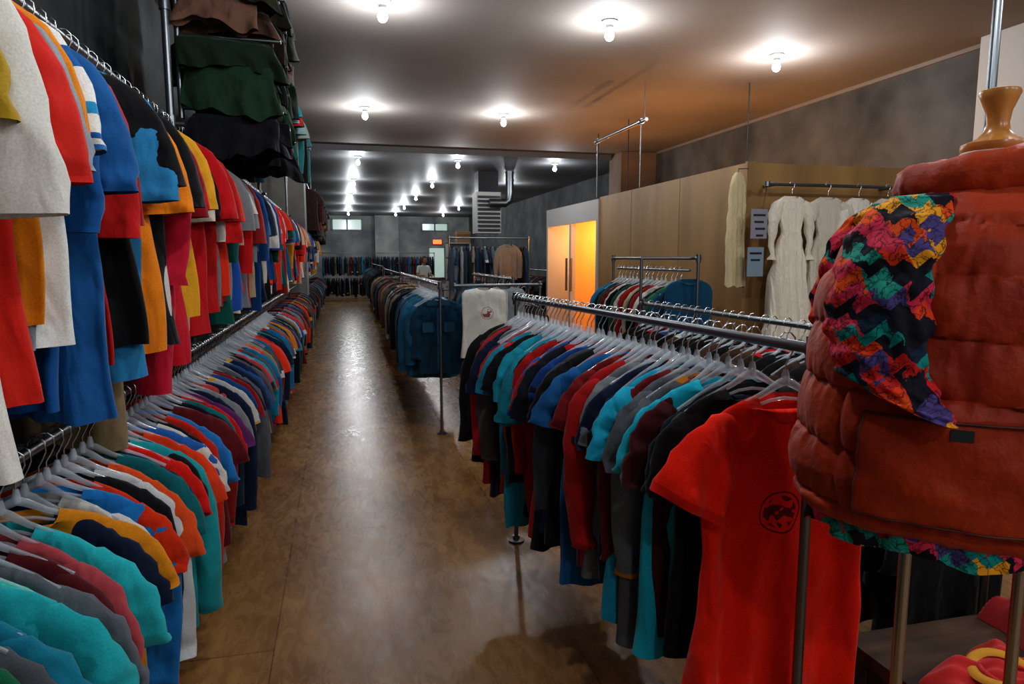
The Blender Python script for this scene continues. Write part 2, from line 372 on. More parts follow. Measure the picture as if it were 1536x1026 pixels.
PAL = ['#c01a1c', '#8e1518', '#d8371a', '#1b6f9a', '#1f98b5', '#164a86', '#12233f', '#0f1524', '#111214', '#17181b', '#5b5e63', '#7f8388', '#b9b9b5', '#0f5a50', '#0e3b2f', '#5b1a20', '#47141c', '#c9861f', '#a65d1a', '#6d5138', '#a48e6c', '#1d8d90', '#2457a8', '#6a2b6b', '#b8474a', '#303338', '#1c2f57', '#902020']
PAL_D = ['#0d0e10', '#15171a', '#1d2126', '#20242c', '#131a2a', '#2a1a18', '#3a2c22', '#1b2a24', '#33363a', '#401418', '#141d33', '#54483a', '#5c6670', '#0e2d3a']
PAL_DEN = ['#174a66', '#1a3f5e', '#1c5674', '#123049', '#1f6382', '#16384f', '#10202f', '#2c6f88']
def rack_garments(parent, p0, p1, z, spacing, seq=(), pal=PAL, mix=('short', 'short', 'short', 'long'), Lr=(.66, .78), W=(.215, .25), seed=1, hang=True, drop=DROP, name='garments', fold=.012, sc=(.94, 1.06), jyaw=.13, thick=.034, jx=.0):
    rng = random.Random(seed); nrng = np.random.RandomState(seed)
    p0 = Vector((p0[0], p0[1], 0)); p1 = Vector((p1[0], p1[1], 0)); D = p1 - p0; n = int(D.length / spacing)
    yaw0 = math.atan2(D.y, D.x) - math.pi / 2
    nb = NB(); nh = NB(); na = NB()
    prev = None
    for i in range(n + 1):
        p = p0 + D * ((i + rng.uniform(-.25, .25)) / max(n, 1)) if 0 < i < n else p0 + D * (i / max(n, 1))
        dist = p.length
        lod = 0 if dist < 4.2 or 6.2 < dist < 6.9 else (1 if dist < 9 else 2)
        nc, nrw, nsc = [(40, 18, 20), (20, 8, 10), (12, 4, 6)][lod]
        spec = seq[i] if i < len(seq) else None
        if spec is None:
            c = rng.choice(pal)
            while c == prev: c = rng.choice(pal)
            spec = {}
            if rng.random() < .16: spec['trim'] = rng.choice(['#c9c9c4', '#121315', '#c01a1c', '#d0982a', '#164a86'])
            if rng.random() < .07: spec['stripes'] = [(.18, .24, rng.choice(pal)), (.3, .36, rng.choice(pal)), (.42, .48, rng.choice(pal))]
        else:
            if isinstance(spec, str): spec = {'c': spec}
            c = spec['c']
        prev = c
        Lg = spec.get('L', rng.uniform(*Lr)); Wh = spec.get('W', rng.uniform(*W))
        sl = spec.get('sl', rng.choice(mix))
        col = np.array(H(c)); col[:3] *= rng.uniform(.85, 1.12)
        st = spec.get('stripes'); st = [(a, b_, H(q)) for a, b_, q in st] if st else None
        V, F, C = garment(nrng, tee_prof(Lg, Wh, nrw, thick), sl, nc, nsc, fold=fold, col=col, trim=H(spec['trim']) if spec.get('trim') else None, stripes=st, sl_col=H(spec['sc']) if spec.get('sc') else None)
        yw = yaw0 + rng.uniform(-jyaw, jyaw); s_ = rng.uniform(*sc); tl = rng.uniform(-.05, .05)
        ox = rng.uniform(-jx, jx)
        nb.add(V, F, C, (p.x + ox * math.cos(yw), p.y + ox * math.sin(yw), z - drop), yw, s_, tl)
        if hang and dist < 11:
            nh.add(HOOKV, HOOKF, np.zeros((len(HOOKF), 4)), (p.x, p.y, z), yw)
            if dist < 8: na.add(ARMV, ARMF, np.zeros((len(ARMF), 4)), (p.x, p.y, z + (DROP - drop)), yw)
    nb.build(name, M_cloth, parent)
    if nh.n: nh.build('hanger_hooks', M_hook, parent)
    if na.n: na.build('clear_hangers', M_plast, parent)

def frame(parent, p0, p1, z, base=True, posts=(0., 1.), r=.014, over=.06, low=True, name='rack_frame', ztop=None):
    mb = MB(); a = Vector((p0[0], p0[1], z)); c = Vector((p1[0], p1[1], z)); d = (c - a).normalized()
    mb.tube([a - d * over, c + d * over], r, 12)
    for e in (a - d * over, c + d * over):
        mb.tube([e - d * .012, e + d * .012], r * 1.7, 12)
    for t in posts:
        p = a + (c - a) * t + d * (over if t > .99 else (-over if t < .01 else 0))
        zt = ztop or z
        mb.tube([(p.x, p.y, .004), (p.x, p.y, zt)], r * .9, 12)
        mb.lathe([(.045, 0), (.045, .006), (.02, .01), (.019, .03)], (p.x, p.y, .003), 16)
        mb.tube([(p.x, p.y, z - .035), (p.x, p.y, z + .03)], r * 1.5, 12)
    return mb.build(name, [M_steel], True, parent)

# ------------------------------------------------------------------ room shell
XL, XR, YB, YF = -1.35, 5.92, -3.4, 32.0
def bbox_obj(name, x0, x1, y0, y1, z0, z1, m):
    mb = MB(); mb.bb(x0, x1, y0, y1, z0, z1); return mb.build(name, [m])
bbox_obj('floor', XL - .2, XR + .2, YB - .2, YF + .2, -.1, 0, M_floor)
bbox_obj('ceiling', XL - .2, XR + .2, YB - .2, 12.8, 3.6, 3.8, M_ceil)
bbox_obj('ceiling_rear', XL - .2, XR + .2, 12.8, YF + .2, 3.5, 3.8, M_ceil2)
bbox_obj('wall_left', XL - .2, XL, YB, YF, 0, 3.6, M_conc)
bbox_obj('wall_right', XR, XR + .2, YB, YF, 0, 3.6, M_conc)
bbox_obj('wall_far', XL, XR, YF, YF + .2, 0, 3.6, M_concL)
mb = MB()
mb.bb(XL, XR, YB - .2, YB, 0, .6); mb.bb(XL, XR, YB - .2, YB, 3.1, 3.6); mb.bb(XL, -.9, YB - .2, YB, .6, 3.1); mb.bb(5.4, XR, YB - .2, YB, .6, 3.1)  # opening added behind the camera to let world light in
mb.build('wall_near', [M_white])
mb = MB()
for x in (-.87, 1.2, 3.3, 5.37): mb.bb(x - .03, x + .03, YB - .15, YB - .05, .6, 3.1)
for z in (.63, 3.07): mb.bb(-.9, 5.4, YB - .15, YB - .05, z - .03, z + .03)
mb.build('unseen_fill_window', [M_dark])  # frame of the unseen window, added to light faces turned to the camera
bbox_obj('trim_1', XR - .03, XR, YB, 12.25, 3.56, 3.6, M_ceil)
mb = MB(); mb.bb(XL, -.6, 13.3, 13.9, 0, 3.5); mb.build('concrete_column', [M_concL], bevel=.01)
mb = MB(); mb.bb(5.2, XR, 12.3, 12.9, 0, 3.6); mb.build('concrete_column', [noise_mix(mat('concrete_brown', rough=.85), H('#5b4a3c'), H('#75624f'), 1.6, 8)], bevel=.01)
mb = MB(); mb.bb(5.72, XR, 4.4, 5.28, 0, 3.6); mb.build('white_column', [M_white], bevel=.01)

def win(name, x0, x1, z0, z1, n=2):
    mb = MB(); y = YF - .02
    mb.bb(x0, x1, y - .01, y, z0, z1, 1)
    for k in range(n + 1):
        x = x0 + (x1 - x0) * k / n; mb.bb(x - .03, x + .03, y - .05, y, z0, z1, 0)
    mb.bb(x0 - .03, x1 + .03, y - .05, y, z0 - .03, z0 + .03, 0); mb.bb(x0 - .03, x1 + .03, y - .05, y, z1 - .03, z1 + .03, 0)
    mb.build(name, [M_concL, M_day])
win('window_1', -.3, 1.0, 2.85, 3.35); win('window_2', 3.7, 4.9, 2.85, 3.2)
win('door_1', 4.0, 4.75, .03, 2.1, 1)
mb = MB(); mb.bb(1.55, 2.6, YF - .5, YF, 0, 3.5); mb.build('concrete_column', [M_concL])
mb = MB(); mb.bb(4.2, 4.6, YF - .12, YF - .03, 2.25, 2.45, 1); mb.bb(4.17, 4.63, YF - .08, YF - .01, 2.22, 2.48, 0); mb.build('exit_sign', [M_dark, M_exit])

# ------------------------------------------------------------------ ceiling lights
def ceiling_light(x, y, z, pw=44):
    mb = MB()
    mb.lathe([(.065, 0), (.07, -.012), (.06, -.03), (.032, -.04), (.028, -.06)], (x, y, z), 20, 0)
    prof = [(.018, -.055), (.022, -.07), (.034, -.095), (.04, -.118), (.037, -.14), (.024, -.158), (.006, -.166)]
    mb.lathe(prof, (x, y, z), 16, 1)
    o = mb.build('ceiling_light', [M_porc, M_bulb], True)
    ld = bpy.data.lights.new('bulb_light', 'POINT'); ld.energy = pw; ld.color = (.94, .97, 1); ld.shadow_soft_size = .06
    lo = bpy.data.objects.new('bulb_light', ld); lo.location = (x, y, z - .30); coll.objects.link(lo); lo.parent = o
for yy in (-1.9, 1.9, 5.7, 9.6, 13.45, 17.3, 21.1, 25., 28.9):
    for xi, xx in enumerate((.38, 2.28, 4.25)):
        if xi == 2 and yy == 9.6: continue
        y2 = yy + (.5 if xi == 2 and yy == 5.7 else 0)
        ceiling_light(xx, y2, 3.6 if yy < 12.8 else 3.5, 58 if yy < 3 else (42 if yy < 13 else (30 if yy < 24 else 45)))

# ------------------------------------------------------------------ LEFT wall racks
upper = [
 {'c': '#b59a2c', 'L': .6}, {'c': '#b8982c', 'L': .6},
 {'c': '#e6e4dc', 'L': .93, 'W': .225, 'sl': 'elbow'}, {'c': '#ecebe4', 'L': .95, 'W': .225, 'sl': 'elbow'},
 {'c': '#c9281c', 'L': .84}, {'c': '#e08a1c', 'L': .78},
 {'c': '#8a929c', 'L': .80}, {'c': '#e0e1dd', 'trim': '#2a6fb0', 'L': .80, 'stripes': [(.18, .24, '#1a5fa0'), (.3, .36, '#2a90c0'), (.4, .43, '#1a5fa0')]},
 {'c': '#145a9c', 'L': .96, 'sl': 'elbow'}, {'c': '#1f62a0', 'L': .95}, {'c': '#b81a1a', 'L': .92, 'sl': 'elbow'}, {'c': '#a51518', 'L': .9, 'sl': 'elbow'},
 {'c': '#15161a'}, {'c': '#2f86b8', 'L': .92}, {'c': '#c01c20', 'L': .9}, {'c': '#8c7a5c', 'L': 1.15, 'sl': 'short', 'W': .2}, {'c': '#d9801c'},
 {'c': '#101216', 'L': .92}, {'c': '#d0d0cc'}, {'c': '#a8895c', 'L': .84}, {'c': '#c81e3c', 'L': 1.04, 'sl': 'long'}, {'c': '#c0142c', 'L': 1.06},
 {'c': '#8c1018'}, {'c': '#d8a02a'}, {'c': '#cfcabc'}, {'c': '#c01820', 'L': .96}, {'c': '#15171c'}, {'c': '#164f96', 'L': .96}, {'c': '#1f6db0'}, {'c': '#b01a1a'},
]
for u_ in upper: u_.setdefault('sl', 'droop')
lr1 = empty('wall_clothing_rack', (0, 0, 0))
UZ = 2.32
frame(lr1, (-.86, .7), (-.86, 19.5), UZ, posts=(), name='upper_rail')
rack_garments(lr1, (-.86, 1.2), (-.86, 19.4), UZ, .088, upper, Lr=(.8, .94), W=(.22, .25), seed=4, mix=('droop', 'droop', 'elbow', 'short', 'long'), name='upper_garments', fold=.022, jyaw=.3, thick=.046, jx=.03, sc=(.93, 1.06),
    pal=['#c01a1c', '#c81e3c', '#d8371a', '#1b6f9a', '#164a86', '#12233f', '#111214', '#c9c9c5', '#c9861f', '#b49e7c', '#2457a8', '#7f8388', '#15171a', '#0f5a50', '#d6d2c6', '#902020'])
lower = ['#143028', '#7b5a48', '#7c151c', '#8a1418', '#0e5a3c', '#4c5156', '#167a94', '#22a8b0', '#2ac0b0', '#5c6068', '#511318', '#a84850', '#28b0b8', '#c88018', '#14203c', '#d0d0cc', '#1c70b0', '#c8320e', '#14161a', '#c4c6c6', '#d05020', '#0c6a70', '#14203c', '#d42018', '#1d98a0', '#14161a', '#e0441a', '#2a62a8', '#d8d4cc', '#15171c', '#c02818', '#2a7cc0', '#5c1318', '#8a8e92', '#0f1524', '#0c6a70']
rack_garments(lr1, (-.80, 1.02), (-.80, 12.), 1.1, .066, lower, Lr=(.62, .78), W=(.22, .25), seed=9, name='lower_garments', thick=.042, fold=.018, jyaw=.24, jx=.025, sc=(.96, 1.1))
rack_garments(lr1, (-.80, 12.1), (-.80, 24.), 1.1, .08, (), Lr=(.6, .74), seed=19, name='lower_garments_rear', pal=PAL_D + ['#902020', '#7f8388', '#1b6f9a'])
frame(lr1, (-.80, .6), (-.80, 24), 1.1, posts=(), name='lower_rail')
mb = MB()
for y in (.62, 4.12, 8.3, 12.5, 16.6, 19.6):
    mb.tube([(-.86, y, .004), (-.86, y, 3.49 if y > 12.8 else 3.595)], .02, 14)
    mb.lathe([(.055, 0), (.055, .008), (.03, .012), (.028, .04)], (-.86, y, .003), 16)
    for z in (1.1, UZ):
        mb.tube([(-.86, y, z - .04), (-.86, y, z + .04)], .028, 14)
        mb.tube([(-.79, y, z), (XL + .005, y, z)], .016, 10)
    mb.tube([(-.86, y, 2.9), (-.86, y, 2.98)], .027, 14)
mb.build('uprights', [M_steel], True, lr1)

def drape(nb, rng, cx, y, ztop, w, h, col, yaw=0, d=.03, fold=.02, flare=1.08, stripes=None):
    prof = [(0, w * .90, d * .6), (-.02, w * .96, d)] + [(-h * q, w * (.97 + (flare - .97) * q), d * (1 + .8 * q)) for q in np.linspace(.1, 1, 18)]
    V, F, C = garment(rng, prof, 'none', 60, 8, fold=fold, scoop=0, col=H(col), k=rng.uniform(24, 40), stripes=stripes)
    V[:, 2] += (.035 * np.sin(V[:, 0] * rng.uniform(6, 16) + rng.uniform(0, 6)) + .012 * np.sin(V[:, 0] * 40)) * np.clip(-V[:, 2] / h, 0, 1)
    V[:, 0] += .02 * np.sin(V[:, 2] * 12 + rng.uniform(0, 6))
    nb.add(V, F, C, (cx, y, ztop), yaw)
sk = empty('hanging_skirt_display'); nb = NB(); rg = np.random.RandomState(3)
tiers = [(3.54, .36, ['#3c3a44', '#1c1c20', '#24282a', '#1a1c20', '#2c2a28']), (3.28, .24, ['#2c3020', '#1c1a16', '#22261c', '#242018', '#2a2c1c']), (3.08, .20, ['#7a5a4c', '#5a4036', '#4a3a34', '#241d1b', '#2a2f20']), (2.86, .22, ['#1c3020', '#202c1e', '#16261a', '#141816', '#203422']), (2.68, .24, ['#26402c', '#24321f', '#16261a', '#141816', '#203422']), (2.46, .20, ['#1a1b22', '#121316', '#20222a', '#101216', '#16171a'])]
for ti, (zt, h, cl) in enumerate(tiers):
    for k in range(9):
        st = None
        if k == 0 and ti == 0: st = [(.22, .25, H('#8a93a0')), (.27, .29, H('#6a4a54')), (.31, .34, H('#9aa0a8'))]
        if k == 0 and ti == 2: st = [(.15, .17, H('#2a2622'))]
        drape(nb, rg, -.60 + rg.uniform(-.05, .05), 4.33 + k * .16, zt - .02 + rg.uniform(-.05, .03), .26 + rg.uniform(-.05, .03), h + rg.uniform(-.06, .06), cl[k % 5], rg.uniform(-.25, .25), fold=.03, flare=1.14, stripes=st)
nb.build('folded_skirts', M_cloth, sk)
mb = MB()
for zt, h, cl in tiers:
    for k in range(3):
        y = 4.4 + k * .55
        mb.tube([(-.86, y, zt), (-.30, y, zt)], .012, 8)
mb.tube([(-.86, 4.25, 3.5), (-.86, 5.8, 3.5)], .014, 8); mb.tube([(-.86, 4.4, 2.4), (-.86, 4.4, 3.595)], .016, 10); mb.tube([(-.86, 5.5, 2.4), (-.86, 5.5, 3.595)], .016, 10)
mb.build('display_arms', [M_steel], True, sk)
for (a, c, zz, ys, pl, sq, Ls, zc, sd, sp_) in [
    ((-.62, 14.2), (-.62, 20.), 3.1, (14.3, 17., 19.9), PAL_D + ['#5a3a2c', '#2a4a54', '#6a2020'], (), (.7, .95), 3.495, 33, .1),
    ((-.62, 6.4), (-.62, 8.6), 3.2, (6.5, 8.5), ['#5f8a90', '#8a9290', '#12403c', '#15171a', '#2a7a80'], ['#1c6a70', '#8a9290', '#9a1c1c', '#12403c', '#7f9a9c', '#0f5a50'], (.45, .55), 3.595, 34, .1)]:
    s2 = empty('high_clothing_rack')
    frame(s2, a, c, zz, posts=(), name='high_rail')
    mb = MB()
    for y in ys: mb.tube([(a[0], y, zz), (a[0], y, zc)], .013, 8)
    mb.build('rail_hangers', [M_steel], True, s2)
    rack_garments(s2, (a[0], a[1] + .05), (c[0], c[1] - .1), zz, sp_, sq, pal=pl, Lr=Ls, seed=sd, hang=False)

# ------------------------------------------------------------------ RIGHT foreground rack
rr = empty('clothing_rack')
P0, P1 = (1.105, 1.66), (.93, 3.58)
frame(rr, (1.09, 1.42), P1, 1.385, posts=(0., 1.), over=.03)
rs = ['#141518', '#14202c', {'c': '#1bb0c8', 'L': .84, 'W': .27, 'sl': 'short'}, '#4a1418', {'c': '#6a6e74', 'sl': 'long', 'trim': '#b8741c'}, '#5e6268', '#6a1418', {'c': '#1ba0c0', 'L': .78}, '#12151c', '#14203a', '#6f757b', '#b01a1c', '#15171a', '#701318', '#1d5f96', '#ac1418', '#14161a', '#3f454c', '#16407e', '#0f1728', '#b01a1a', '#151a26', '#1b4f9c', '#9c1618', '#10131a', {'c': '#188fa6', 'L': .86, 'sl': 'droop'}, {'c': '#17889a', 'L': .84, 'sl': 'droop'}, '#1a8ca2', '#c03426', '#12151c', '#1c86a0', '#d23a2c', '#c83028', '#14294e', '#5b5f60', '#15203c', '#b02028', '#6a4034', '#15171a', '#8c8e8c', '#c8c8c2']
rack_garments(rr, P0, P1, 1.385, .05, rs, Lr=(.7, .86), W=(.22, .25), seed=21, jyaw=.2, thick=.036, jx=.02, fold=.016, sc=(.94, 1.08))

M_redtee = cloth_mat('red_cotton', logo=(-.02, -.30, .058, H('#2a0808')), bscale=11, bstr=.8)
nrng = np.random.RandomState(8)
V, F, C = garment(nrng, tee_prof(.86, .25, 40, .032), 'wide', 110, 44, fold=.022, scoop=.065, col=H('#f0260a'), trim=H('#d01c08'), k=27)
nb = NB(); nb.add(V, F, C, (0, 0, 0))
rt = empty('red_t_shirt', (1.11, 1.52, 1.247)); rt.rotation_euler = (0, 0, -.06)
nb.build('tee_body', M_redtee, rt)
nb = NB(); nb.add(HOOKV, HOOKF, np.zeros((len(HOOKF), 4)), (0, 0, DROP)); nb.build('hanger_hook', M_hook, rt)
nb = NB(); nb.add(ARMV, ARMF, np.zeros((len(ARMF), 4)), (0, 0, DROP)); nb.build('clear_hanger', M_plast, rt)
mb = MB(); mb.box((.05, -.045, -.065), (.035, .002, .045)); mb.build('price_tag', [M_paper2], False, rt)

r2 = empty('clothing_rack')
frame(r2, (2.02, 1.75), (1.96, 4.15), 1.3)
rack_garments(r2, (2.02, 1.8), (1.96, 4.1), 1.3, .085, (), pal=['#1c1613', '#2e2019', '#3e2c22', '#0f1013', '#1a1c20', '#4a382a', '#101010'], Lr=(.75, .95), mix=('long',), seed=5, fold=.014, thick=.045)

r3 = empty('clothing_rack')
frame(r3, (.86, 6.15), (.95, 15.5), 1.36, posts=(0., .5, 1.))
den = [{'c': '#123c54', 'sl': 'long', 'L': .72, 'W': .2}, {'c': '#1b5470', 'sl': 'long'}, {'c': '#10344a', 'sl': 'long'}, {'c': '#1f6080', 'sl': 'long'}] + [{'c': R.choice(PAL_DEN), 'sl': 'long'} for _ in range(16)]
rack_garments(r3, (.86, 6.28), (.95, 15.4), 1.36, .095, den, pal=['#8a7a5c', '#a48e6c', '#5a4a3a', '#4a2420', '#20242c', '#15171a', '#6a5a44', '#33363a', '#0e2d3a', '#7a2a20', '#b0a890'], Lr=(.66, .82), mix=('long',), seed=6, fold=.024, jyaw=.25, jx=.03, W=(.195, .22))
mb = MB()
cx, cy = .86, 6.21
for sx in (-1, 1):
    mb.box((cx + sx * .10, cy, 1.01), (.11, .012, .012), 0); mb.box((cx + sx * .10, cy - .002, .97), (.10, .01, .09), 1)
    mb.box((cx + sx * .06, cy - .004, 1.195), (.09, .014, .05), 1, .1 * sx)
mb.box((cx, cy, .86), (.035, .012, .58), 1)
for k in range(6): mb.lathe([(.008, 0), (.008, .008)], (cx, cy - .008, 1.1 - k * .1), 8, 0)
mb.build('denim_pockets', [mat('denim_dark', H('#0c2636'), .85), mat('denim', H('#164560'), .85)], False, r3)

r4 = empty('clothing_rack')
frame(r4, (1.0, 5.95), (1.75, 6.05), 1.36, over=.03, posts=(1.,))
M_sweat = cloth_mat('white_fleece', logo=(.02, -.22, .055, H('#8a1410')), bscale=14)
for k, (x, yy, c) in enumerate([(1.22, 5.90, '#d8d7d0'), (1.27, 6.02, '#b8b8b0'), (1.45, 6.1, '#8a9096')]):
    V, F, C = garment(nrng, [(0, .06, .03), (-.02, .17, .035)] + [(-.62 * q, .195 + .01 * q, .04) for q in np.linspace(.08, 1, 14)], 'none', 40, 14, fold=.014, scoop=.02, col=H(c), k=26)
    nb = NB(); nb.add(V, F, C, (0, 0, 0))
    e = empty('white_sweatshirt', (x, yy, 1.34)); nb.build('sweatshirt_body', M_sweat if k == 0 else M_cloth, e)
rack_garments(r4, (1.72, 6.4), (1.55, 7.4), 1.3, .08, (), pal=PAL_D, seed=44, mix=('long',))

for i, (a, c, z, sp, pal, sd) in enumerate([
    ((2.0, 8.), (2.0, 10.4), 1.35, .09, PAL_D + PAL_DEN, 51),
    ((1.8, 11.2), (2.98, 11.05), 1.93, .06, ['#1d3a52', '#14202c', '#5c7080', '#8a8f90', '#0f1216', '#243a4c', '#7a7668'], 52),
    ((1.8, 11.95), (2.98, 11.8), 1.05, .08, PAL_D, 53),
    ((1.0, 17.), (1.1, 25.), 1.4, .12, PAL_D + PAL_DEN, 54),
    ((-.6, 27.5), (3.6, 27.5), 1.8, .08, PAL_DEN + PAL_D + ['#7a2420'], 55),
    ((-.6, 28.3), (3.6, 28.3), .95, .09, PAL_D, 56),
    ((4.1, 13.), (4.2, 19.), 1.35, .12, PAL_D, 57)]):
    e = empty('clothing_rack'); frame(e, a, c, z)
    rack_garments(e, a, c, z, sp, (), pal=pal, seed=sd, mix=('long', 'short'), Lr=(.66, .74) if z < 1.2 or z > 1.7 else (.7, .9))
    if i == 1:
        nb = NB(); V, F, C = garment(nrng, tee_prof(.62, .19, 10), 'long', 24, 10, fold=.016, col=H('#74726a')); nb.add(V, F, C, (2.62, 10.72, 1.82), .3, .9); nb.build('cream_cardigan', M_cloth, e)

r5 = empty('clothing_rack')
frame(r5, (2.75, 4.98), (2.75, 6.6), 1.6)
rack_garments(r5, (2.75, 5.2), (2.75, 6.5), 1.5, .085, ['#14506e', '#2c6a50', '#14161a', '#c8c4ba', '#8a1a1a', '#15171a', '#b8a98c', '#8c1c1c', '#b0b0a8', '#1c4a3c', '#101216', '#b9b9b5', '#6a1818', '#0f3c40', '#15171a'], Lr=(.6, .75), seed=61)
mb = MB(); mb.tube([(2.75, 5.05, 1.5), (2.75, 6.55, 1.5)], .012, 10); mb.tube([(2.3, 5.0, 1.6), (2.75, 4.98, 1.6)], .012, 10); mb.tube([(2.3, 5.0, .004), (2.3, 5.0, 1.6)], .012, 10)
mb.build('side_arm', [M_steel], True, r5)
nb = NB(); V, F, C = garment(nrng, tee_prof(.68, .22, 12, .04), 'none', 30, 10, fold=.014, col=H('#164c6a')); nb.add(V, F, C, (2.75, 5.06, 1.43)); nb.build('blue_vest', M_cloth, r5)

# ------------------------------------------------------------------ fitting rooms
fr = empty('fitting_room_block')
mb = MB()
mb.bb(3.44, 3.5, 5.36, 8.85, 0, 2.42, 0)
mb.bb(3.5, 5.9, 5.36, 5.42, 0, 2.42, 0)
mb.bb(3.5, 5.9, 8.80, 8.85, 0, 2.3, 2); mb.bb(3.5, 5.9, 11.2, 11.26, 0, 2.38, 1); mb.bb(4.9, 4.95, 8.85, 11.2, 0, 2.3, 2)
mb.bb(3.5, 4.9, 10.02, 10.06, 0, 2.3, 2)
mb.bb(3.42, 3.5, 8.85, 11.26, 2.12, 2.40, 1)
for y in (8.85, 9.98, 11.18): mb.bb(3.42, 3.5, y, y + .08, 0, 2.12, 1)
mb.bb(3.43, 3.51, 5.35, 5.38, 0, 2.43, 0)
for y in (6.58, 7.8): mb.bb(3.438, 3.442, y, y + .004, 0, 2.42, 3)
mb.build('panels', [M_ply, M_white, M_fit, M_card], False, fr)
mb = MB()
for y in (9.9, 10.12): mb.box((3.40, y, 1.35), (.03, .02, .5))
mb.build('door_handles', [M_steel], False, fr)
for (x, y, z, pw) in [(4.1, 9.45, 1.95, 42), (4.1, 10.65, 1.95, 42), (4.6, 7.2, 2.0, 95)]:
    mbx = MB(); mbx.lathe([(.02, 0), (.04, .03), (.045, .06), (.03, .1), (.015, .11)], (x, y, z + .1), 14, 1); mbx.tube([(x, y, z + .2), (x, y, 3.59)], .006, 6, 0)
    o = mbx.build('pendant_lamp', [M_dark, mat('warm_bulb', (1, .8, .5, 1), .3, emis=(1, .5, .15, 1), estr=12)], True)
    ld = bpy.data.lights.new('warm_light', 'POINT'); ld.energy = pw; ld.color = (1, .48, .15); ld.shadow_soft_size = .06
    lo = bpy.data.objects.new('warm_light', ld); lo.location = (x, y, z); coll.objects.link(lo); lo.parent = o
mb = MB(); mb.tube([(3.45, 7.45, 3.18), (3.45, 9.1, 3.18)], .022, 12)
for y in (7.6, 9.0):
    mb.tube([(3.45, y, 2.43), (3.45, y, 3.18)], .006, 8); mb.tube([(3.45, y - .03, 3.18), (3.45, y + .03, 3.18)], .035, 12)
mb.tube([(3.45, 7.5, 3.18), (3.45, 7.5, 3.595)], .005, 8)
mb.build('suspended_pipe', [M_steel], True)
dr = empty('dress_rail')
mb = MB(); mb.tube([(3.5, 5.16, 2.22), (4.9, 5.16, 2.22)], .014, 12)
for x in (3.6, 4.8): mb.tube([(x, 5.16, 2.22), (x, 5.355, 2.22)], .012, 10)
mb.lathe([(.025, -.02), (.025, .02)], (3.5, 5.16, 2.22), 10)
mb.build('rail', [M_steel], True, dr)
SLV['gown'] = [(.10, -.05, .03, .03), (.14, -.09, .05, .045), (.165, -.16, .055, .05), (.178, -.25, .045, .04), (.182, -.36, .03, .028), (.182, -.46, .026, .024), (.184, -.5, .04, .03)]
SLV['puff'] = [(.10, -.05, .03, .03), (.145, -.10, .058, .055), (.17, -.17, .06, .05), (.175, -.22, .032, .03)]
def dress(name, x, y, ztop, Lg, col, yaw=0, sl='gown', sc=1., flare=.22):
    prof = [(0, .06, .03), (-.012, .09, .028), (-.03, .12, .026), (-.08, .125, .035), (-.18, .115, .045), (-.28, .085, .04), (-.295, .088, .045), (-.31, .09, .04)] + [(-.31 - (Lg - .31) * q, .09 + (flare - .09) * q ** .6, .05 + .05 * q) for q in np.linspace(.05, 1, 22)]
    V, F, C = garment(nrng, prof, sl, 96, 16, fold=.022, scoop=.02, col=H(col), k=95)
    nb = NB(); nb.add(V, F, C, (0, 0, 0), yaw, sc); e = empty(name, (x, y, ztop)); nb.build('dress_body', M_lace, e)
    n2 = NB(); n2.add(HOOKV, HOOKF, np.zeros((len(HOOKF), 4)), (0, 0, .1), yaw); n2.build('hook', M_hook, e)
dress('cream_dress', 3.70, 5.10, 2.12, 1.16, '#efe6d6', .05, 'gown', 1.05, .21)
dress('cream_dress', 4.07, 5.12, 2.12, 1.2, '#d6cebe', -.1, 'puff', 1.05, .20)
dress('cream_dress', 4.38, 5.12, 2.12, 1.2, '#ece6da', .1, 'gown', 1.05, .2)
dress('cream_dress', 4.68, 5.12, 2.12, 1.2, '#dcd6c8', .1, 'puff', 1.05, .2)
nb = NB(); prof = [(0, .03, .02), (-.03, .06, .03), (-.1, .09, .035)] + [(-.1 - .85 * q, .09 + .025 * q, .04) for q in np.linspace(.05, 1, 20)]
V, F, C = garment(nrng, prof, 'none', 60, 8, fold=.016, scoop=0, col=H('#d6c69c'), k=110); nb.add(V, F, C, (3.25, 5.20, 2.31), .4); e = empty('lace_shawl'); nb.build('shawl_cloth', M_lace, e)
mb = MB(); mb.tube([(3.25, 5.20, 2.29), (3.25, 5.20, 2.34), (3.40, 5.30, 2.36), (3.425, 5.33, 2.36)], .004, 6); mb.build('hook', [M_steel], True, e)
for (z0, z1, m, n_, x0) in ((1.76, 2.0, M_paper, 2, 3.27), (1.45, 1.69, M_paper2, 1, 3.25)):
    mb = MB(); y = 5.02
    mb.bb(x0, x0 + .15, y - .004, y, z0, z1, 0)
    for k in range(4 if n_ == 2 else 2):
        zc = z1 - .05 - k * .055; mb.bb(x0 + .02 + .01 * k, x0 + .13 - .015 * (k % 2), y - .007, y - .003, zc - .008, zc + .008, 1)
    mb.tube([(x0 + .1, y, z1), (3.5, 5.16, 2.22)], .0015, 4, 1)
    mb.build('paper_sign', [m, M_ink])

